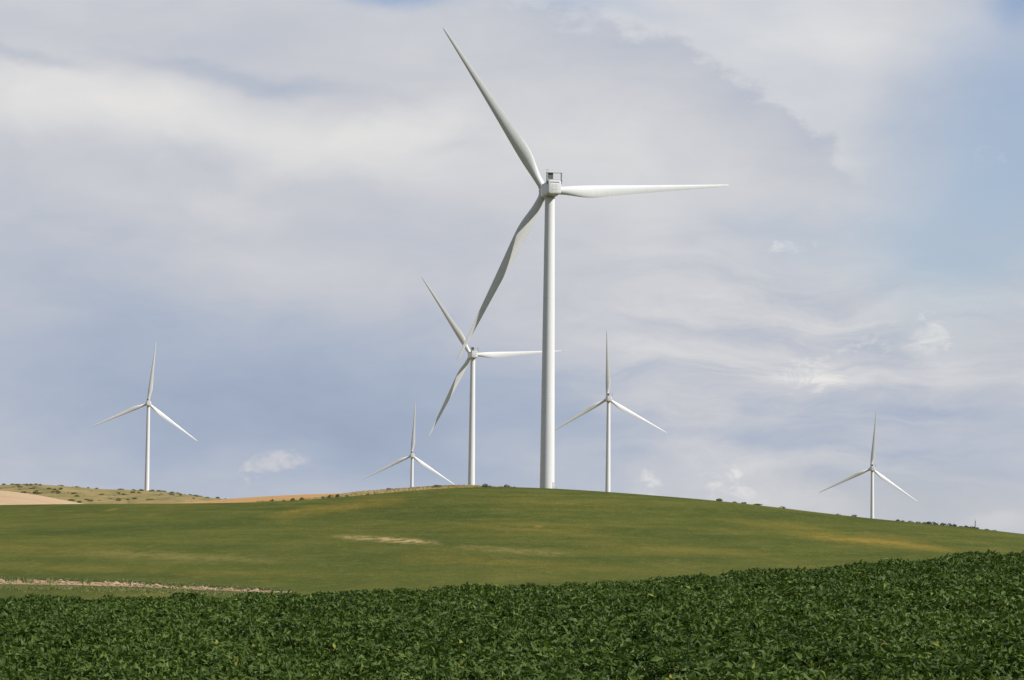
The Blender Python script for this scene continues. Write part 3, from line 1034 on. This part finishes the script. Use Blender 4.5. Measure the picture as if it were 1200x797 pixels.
# ------------------------------------------------------------------ dirt track with clods, and the stand's edge above it
TR_LO = curve([(-260, 687), (-60, 685.2), (0, 685.2), (80, 686.4), (160, 688.6), (240, 692.2), (300, 694.8), (340, 696.3)])
TR_HI = curve([(-260, 680), (-60, 679.3), (0, 679.8), (80, 681.5), (160, 684.4), (240, 688.9), (300, 692.6), (340, 695.6)])
tu = np.linspace(ray(-200, 690).x, ray(338, 690).x, 160)
rows = []
for u in tu:
    y0, y1 = solve_y(u, float(TR_LO(u))), solve_y(u, float(TR_HI(u)))
    wob = 0.8 * noise.noise(Vector((u * 900, 3, 0)))
    rows.append([(y0 + wob) * (1 - k) + (y1 + wob * 0.6) * k for k in np.linspace(0, 1, 9)])
TY = np.array(rows).T
TX = TY * tu[None, :]
TZ = ground_z(TX, TY) + 0.06 + 0.10 * np.array([[noise.noise(Vector((x * 0.7, y * 0.7, 0))) for x, y in zip(rx, ry)] for rx, ry in zip(TX, TY)]) * np.sin(np.linspace(0, np.pi, 9))[:, None]
tag(link('dirt_track', grid_mesh('dirt_track', TX, TY, TZ), M['track']), kind='structure')

# clods: small irregular lumps, uncountable
clod_v, clod_f = [], []
ico = bmesh.new(); bmesh.ops.create_icosphere(ico, subdivisions=1, radius=1.0)
iv = np.array([v.co[:] for v in ico.verts]); ifc = np.array([[v.index for v in f.verts] for f in ico.faces]); ico.free()
off = 0
for _ in range(800):
    k = RNG.random() ** 0.8; i = RNG.integers(0, len(tu)); u = tu[i] + RNG.normal() * 0.0005
    y = TY[0, i] * (1 - k) + TY[-1, i] * k
    p = np.array([u * y, y, float(ground_z(np.array(u * y), np.array(y))) + 0.08])
    s = RNG.uniform(0.05, 0.24) * RNG.random() ** 0.7
    clod_v.append(p + iv * (1 + 0.3 * RNG.normal(size=(len(iv), 1)).clip(-1, 1)) * np.array([1.3, 1.0, 0.7]) * s)
    clod_f.append(ifc + off); off += len(iv)
o = link('dirt_clods', mesh_np('dirt_clods', np.concatenate(clod_v), np.concatenate(clod_f), False), M['clod'])
tag(o, 'pale clods and stones scattered along the dirt track at left', 'clods', kind='stuff')


def blades(name, P, h, w, tint, mat, label, cat):
    """upright grass-like blades, two triangles each"""
    n = len(P)
    ang = RNG.uniform(0, 2 * np.pi, n)
    side = np.stack([np.cos(ang), np.sin(ang), np.zeros(n)], 1) * w[:, None]
    lean = RNG.normal(scale=0.28, size=(n, 3)); lean[:, 2] = 1
    tip = P + lean * h[:, None]
    mid = P + lean * h[:, None] * 0.55 * np.array([0.7, 0.7, 1])
    V = np.stack([P - side, P + side, mid + side * 0.8, mid - side * 0.8, tip], 1).reshape(-1, 3)
    b_ = (np.arange(n) * 5)[:, None]
    F = np.concatenate([b_ + [0, 1, 2], b_ + [0, 2, 3], b_ + [3, 2, 4]], 1).reshape(-1, 3)
    me = mesh_np(name, V, F, False)
    a_ = me.attributes.new('tint', 'FLOAT', 'POINT')
    a_.data.foreach_set('value', np.repeat(tint, 5).astype(np.float32))
    return tag(link(name, me, mat), label, cat, kind='stuff')


# tall edge of the cereal stand above the track
n = 26000
i = RNG.integers(0, len(tu) - 1, n); fr = RNG.random(n)
u = tu[i] * (1 - fr) + tu[i + 1] * fr
y = TY[-1, i] * (1 - fr) + TY[-1, i + 1] * fr + 0.1 + np.abs(RNG.normal(scale=2.2, size=n))
P = np.stack([u * y, y, ground_z(u * y, y)], 1)
blades('stand_edge', P, RNG.uniform(0.05, 0.32, n), RNG.uniform(0.03, 0.07, n), RNG.beta(2.6, 3.6, n), M['verge'], 'ragged edge of the green cereal stand above the dirt track', 'grass')
# grass of the margin between crop and track, and tufts on the track
n = 30000
i = RNG.integers(0, len(tu) - 1, n)
y = TY[0, i] - RNG.exponential(4.0, n)
u = tu[i] + RNG.normal(scale=0.0006, size=n)
P = np.stack([u * y, y, ground_z(u * y, y)], 1)
blades('margin_tufts', P, RNG.uniform(0.03, 0.12, n), RNG.uniform(0.03, 0.07, n), RNG.beta(4, 3.0, n), M['verge'], 'pale green grass strip between the leafy crop and the track', 'grass')
n = 5000
i = RNG.integers(0, len(tu) - 1, n)
clump = np.array([noise.noise(Vector((float(tu[j]) * 400, 7.7, 0))) for j in range(len(tu))])
i = i[clump[i] > 0.12]; n = len(i)
k = RNG.random(n) ** 0.5
y = TY[0, i] * (1 - k) + TY[-1, i] * k
u = tu[i] + RNG.normal(scale=0.0003, size=n)
P = np.stack([u * y, y, ground_z(u * y, y) + 0.05], 1)
blades('track_weeds', P, RNG.uniform(0.08, 0.3, n), RNG.uniform(0.03, 0.06, n), RNG.beta(2.6, 3.6, n), M['verge'], 'sparse green weeds growing on the dirt track', 'weeds')
# dry grass along the verge left of the crest
n = 42000
u = RNG.uniform(ray(300, 590).x, ray(600, 590).x, n); y = RNG.uniform(703, 752, n)
P = np.stack([u * y, y, green_top(u * y, y)], 1)
blades('dry_grass', P, RNG.uniform(0.15, 0.6, n), RNG.uniform(0.04, 0.10, n), RNG.beta(3, 2.0, n), M['straw'], 'dry straw coloured grass on the verge behind the hill edge', 'grass')

# ------------------------------------------------------------------ leafy crop
def vnoise(x, y, seed):
    """smooth value noise on numpy arrays"""
    xi, yi = np.floor(x).astype(np.int64), np.floor(y).astype(np.int64)
    fx, fy = x - xi, y - yi
    fx, fy = fx * fx * (3 - 2 * fx), fy * fy * (3 - 2 * fy)
    def hsh(a, b_):
        h = (a * 374761393 + b_ * 668265263 + seed * 69069) & 0x7fffffff
        h = ((h ^ (h >> 13)) * 1274126177) & 0x7fffffff
        return ((h ^ (h >> 16)) & 0xffff) / 65535.0
    return (hsh(xi, yi) * (1 - fx) + hsh(xi + 1, yi) * fx) * (1 - fy) + (hsh(xi, yi + 1) * (1 - fx) + hsh(xi + 1, yi + 1) * fx) * fy


def make_crop():
    P, S = [], []
    for y0 in np.arange(27.0, EDGE_Y, 2.0):
        halfw = 0.19 * (y0 + 2) + 3.0
        per_m2 = 350 if y0 < 52 else 262
        n = int(per_m2 * 2 * halfw * 2.0)
        P.append(np.stack([RNG.uniform(-halfw, halfw, n), RNG.uniform(y0, y0 + 2.0, n)], 1))
        S.append(np.full(n, 1.0 if y0 < 50 else 1.12))
        for sd in (-1, 1):                     # thinner, larger leaves beyond what the lens takes in
            n = int(105 * 6.0 * 2.0)
            P.append(np.stack([sd * RNG.uniform(halfw, halfw + 6.0, n), RNG.uniform(y0, y0 + 2.0, n)], 1))
            S.append(np.full(n, 1.6))
    xy = np.concatenate(P); S = np.concatenate(S)
    x, y = xy[:, 0], xy[:, 1]
    n = len(x)
    # ragged far edge
    keep = y < EDGE_Y - 0.5 + 1.2 * (vnoise(x * 0.9, y * 0 + 3.3, 4) - 0.5)
    x, y, S = x[keep], y[keep], S[keep]; n = len(x)
    # plant mounds, a few gaps
    mound = 0.32 * (vnoise(x / 0.55, y / 0.75, 1) - 0.5) + 0.13 * (vnoise(x / 1.7, y / 2.6, 2) - 0.5) + 0.10 * (vnoise(x / 0.22, y / 0.3, 5) - 0.5)
    gap = vnoise(x / 1.1 + 40, y / 1.6, 9)
    gap = np.clip((gap - 0.79) / 0.12, 0, 1)
    depth = RNG.exponential(0.10, n).clip(0, 0.5)
    z = crop_top(x, y) + mound - depth - 0.34 * gap
    c = np.stack([x, y, z], 1)
    # leaf frame: mostly flat and drooping, some upright
    az_ = RNG.uniform(0, 2 * np.pi, n)
    droop = RNG.normal(-0.15, 0.62, n)
    a = np.stack([np.cos(az_) * np.cos(droop), np.sin(az_) * np.cos(droop), np.sin(droop)], 1)
    up = np.array([0, 0, 1.0]) + RNG.normal(scale=0.55, size=(n, 3))
    b_ = np.cross(up, a); b_ /= np.linalg.norm(b_, axis=1)[:, None]
    nn = np.cross(a, b_)
    L = RNG.uniform(0.045, 0.114, n) * S           # half length
    Wd = L * RNG.uniform(0.26, 0.46, n)
    fold = Wd * RNG.uniform(0.15, 0.6, n)
    curl = L * RNG.uniform(0.05, 0.45, n)
    def pt(s, t, lift):
        return c + a * (L * s)[:, None] + b_ * (Wd * t)[:, None] + nn * lift[:, None]
    base = pt(-1.0, 0, -curl * 0.3)
    l1 = pt(-0.15, 1.0, fold); r1 = pt(-0.15, -1.0, fold)
    m1 = pt(0.0, 0, np.zeros(n))
    tip = pt(1.0, 0.0, -curl)
    V = np.stack([base, l1, m1, r1, tip], 1).reshape(-1, 3)
    q = (np.arange(n) * 5)[:, None]
    F = np.concatenate([q + [0, 2, 1], q + [0, 3, 2], q + [1, 2, 4], q + [2, 3, 4]], 1).reshape(-1, 3)
    me = mesh_np('leafy_crop', V, F, False)
    tint = np.clip(RNG.beta(2.2, 3.2, n) * 0.9 + 0.22 * (vnoise(x / 2.3, y / 5.0, 12) - 0.5) + 0.16 * (vnoise(x / 0.5, y / 0.8, 13) - 0.5), 0.0, 0.9)
    tint = np.where(RNG.random(n) < 0.008, RNG.uniform(0.88, 1.0, n), tint)
    a_ = me.attributes.new('tint', 'FLOAT', 'POINT')
    a_.data.foreach_set('value', np.repeat(tint, 5).astype(np.float32))
    print('crop leaves', n)
    return me


crop = link('leafy_crop', make_crop(), M['crop'])
tag(crop, 'dense dark green leafy crop filling the foreground field', 'crop', kind='stuff')
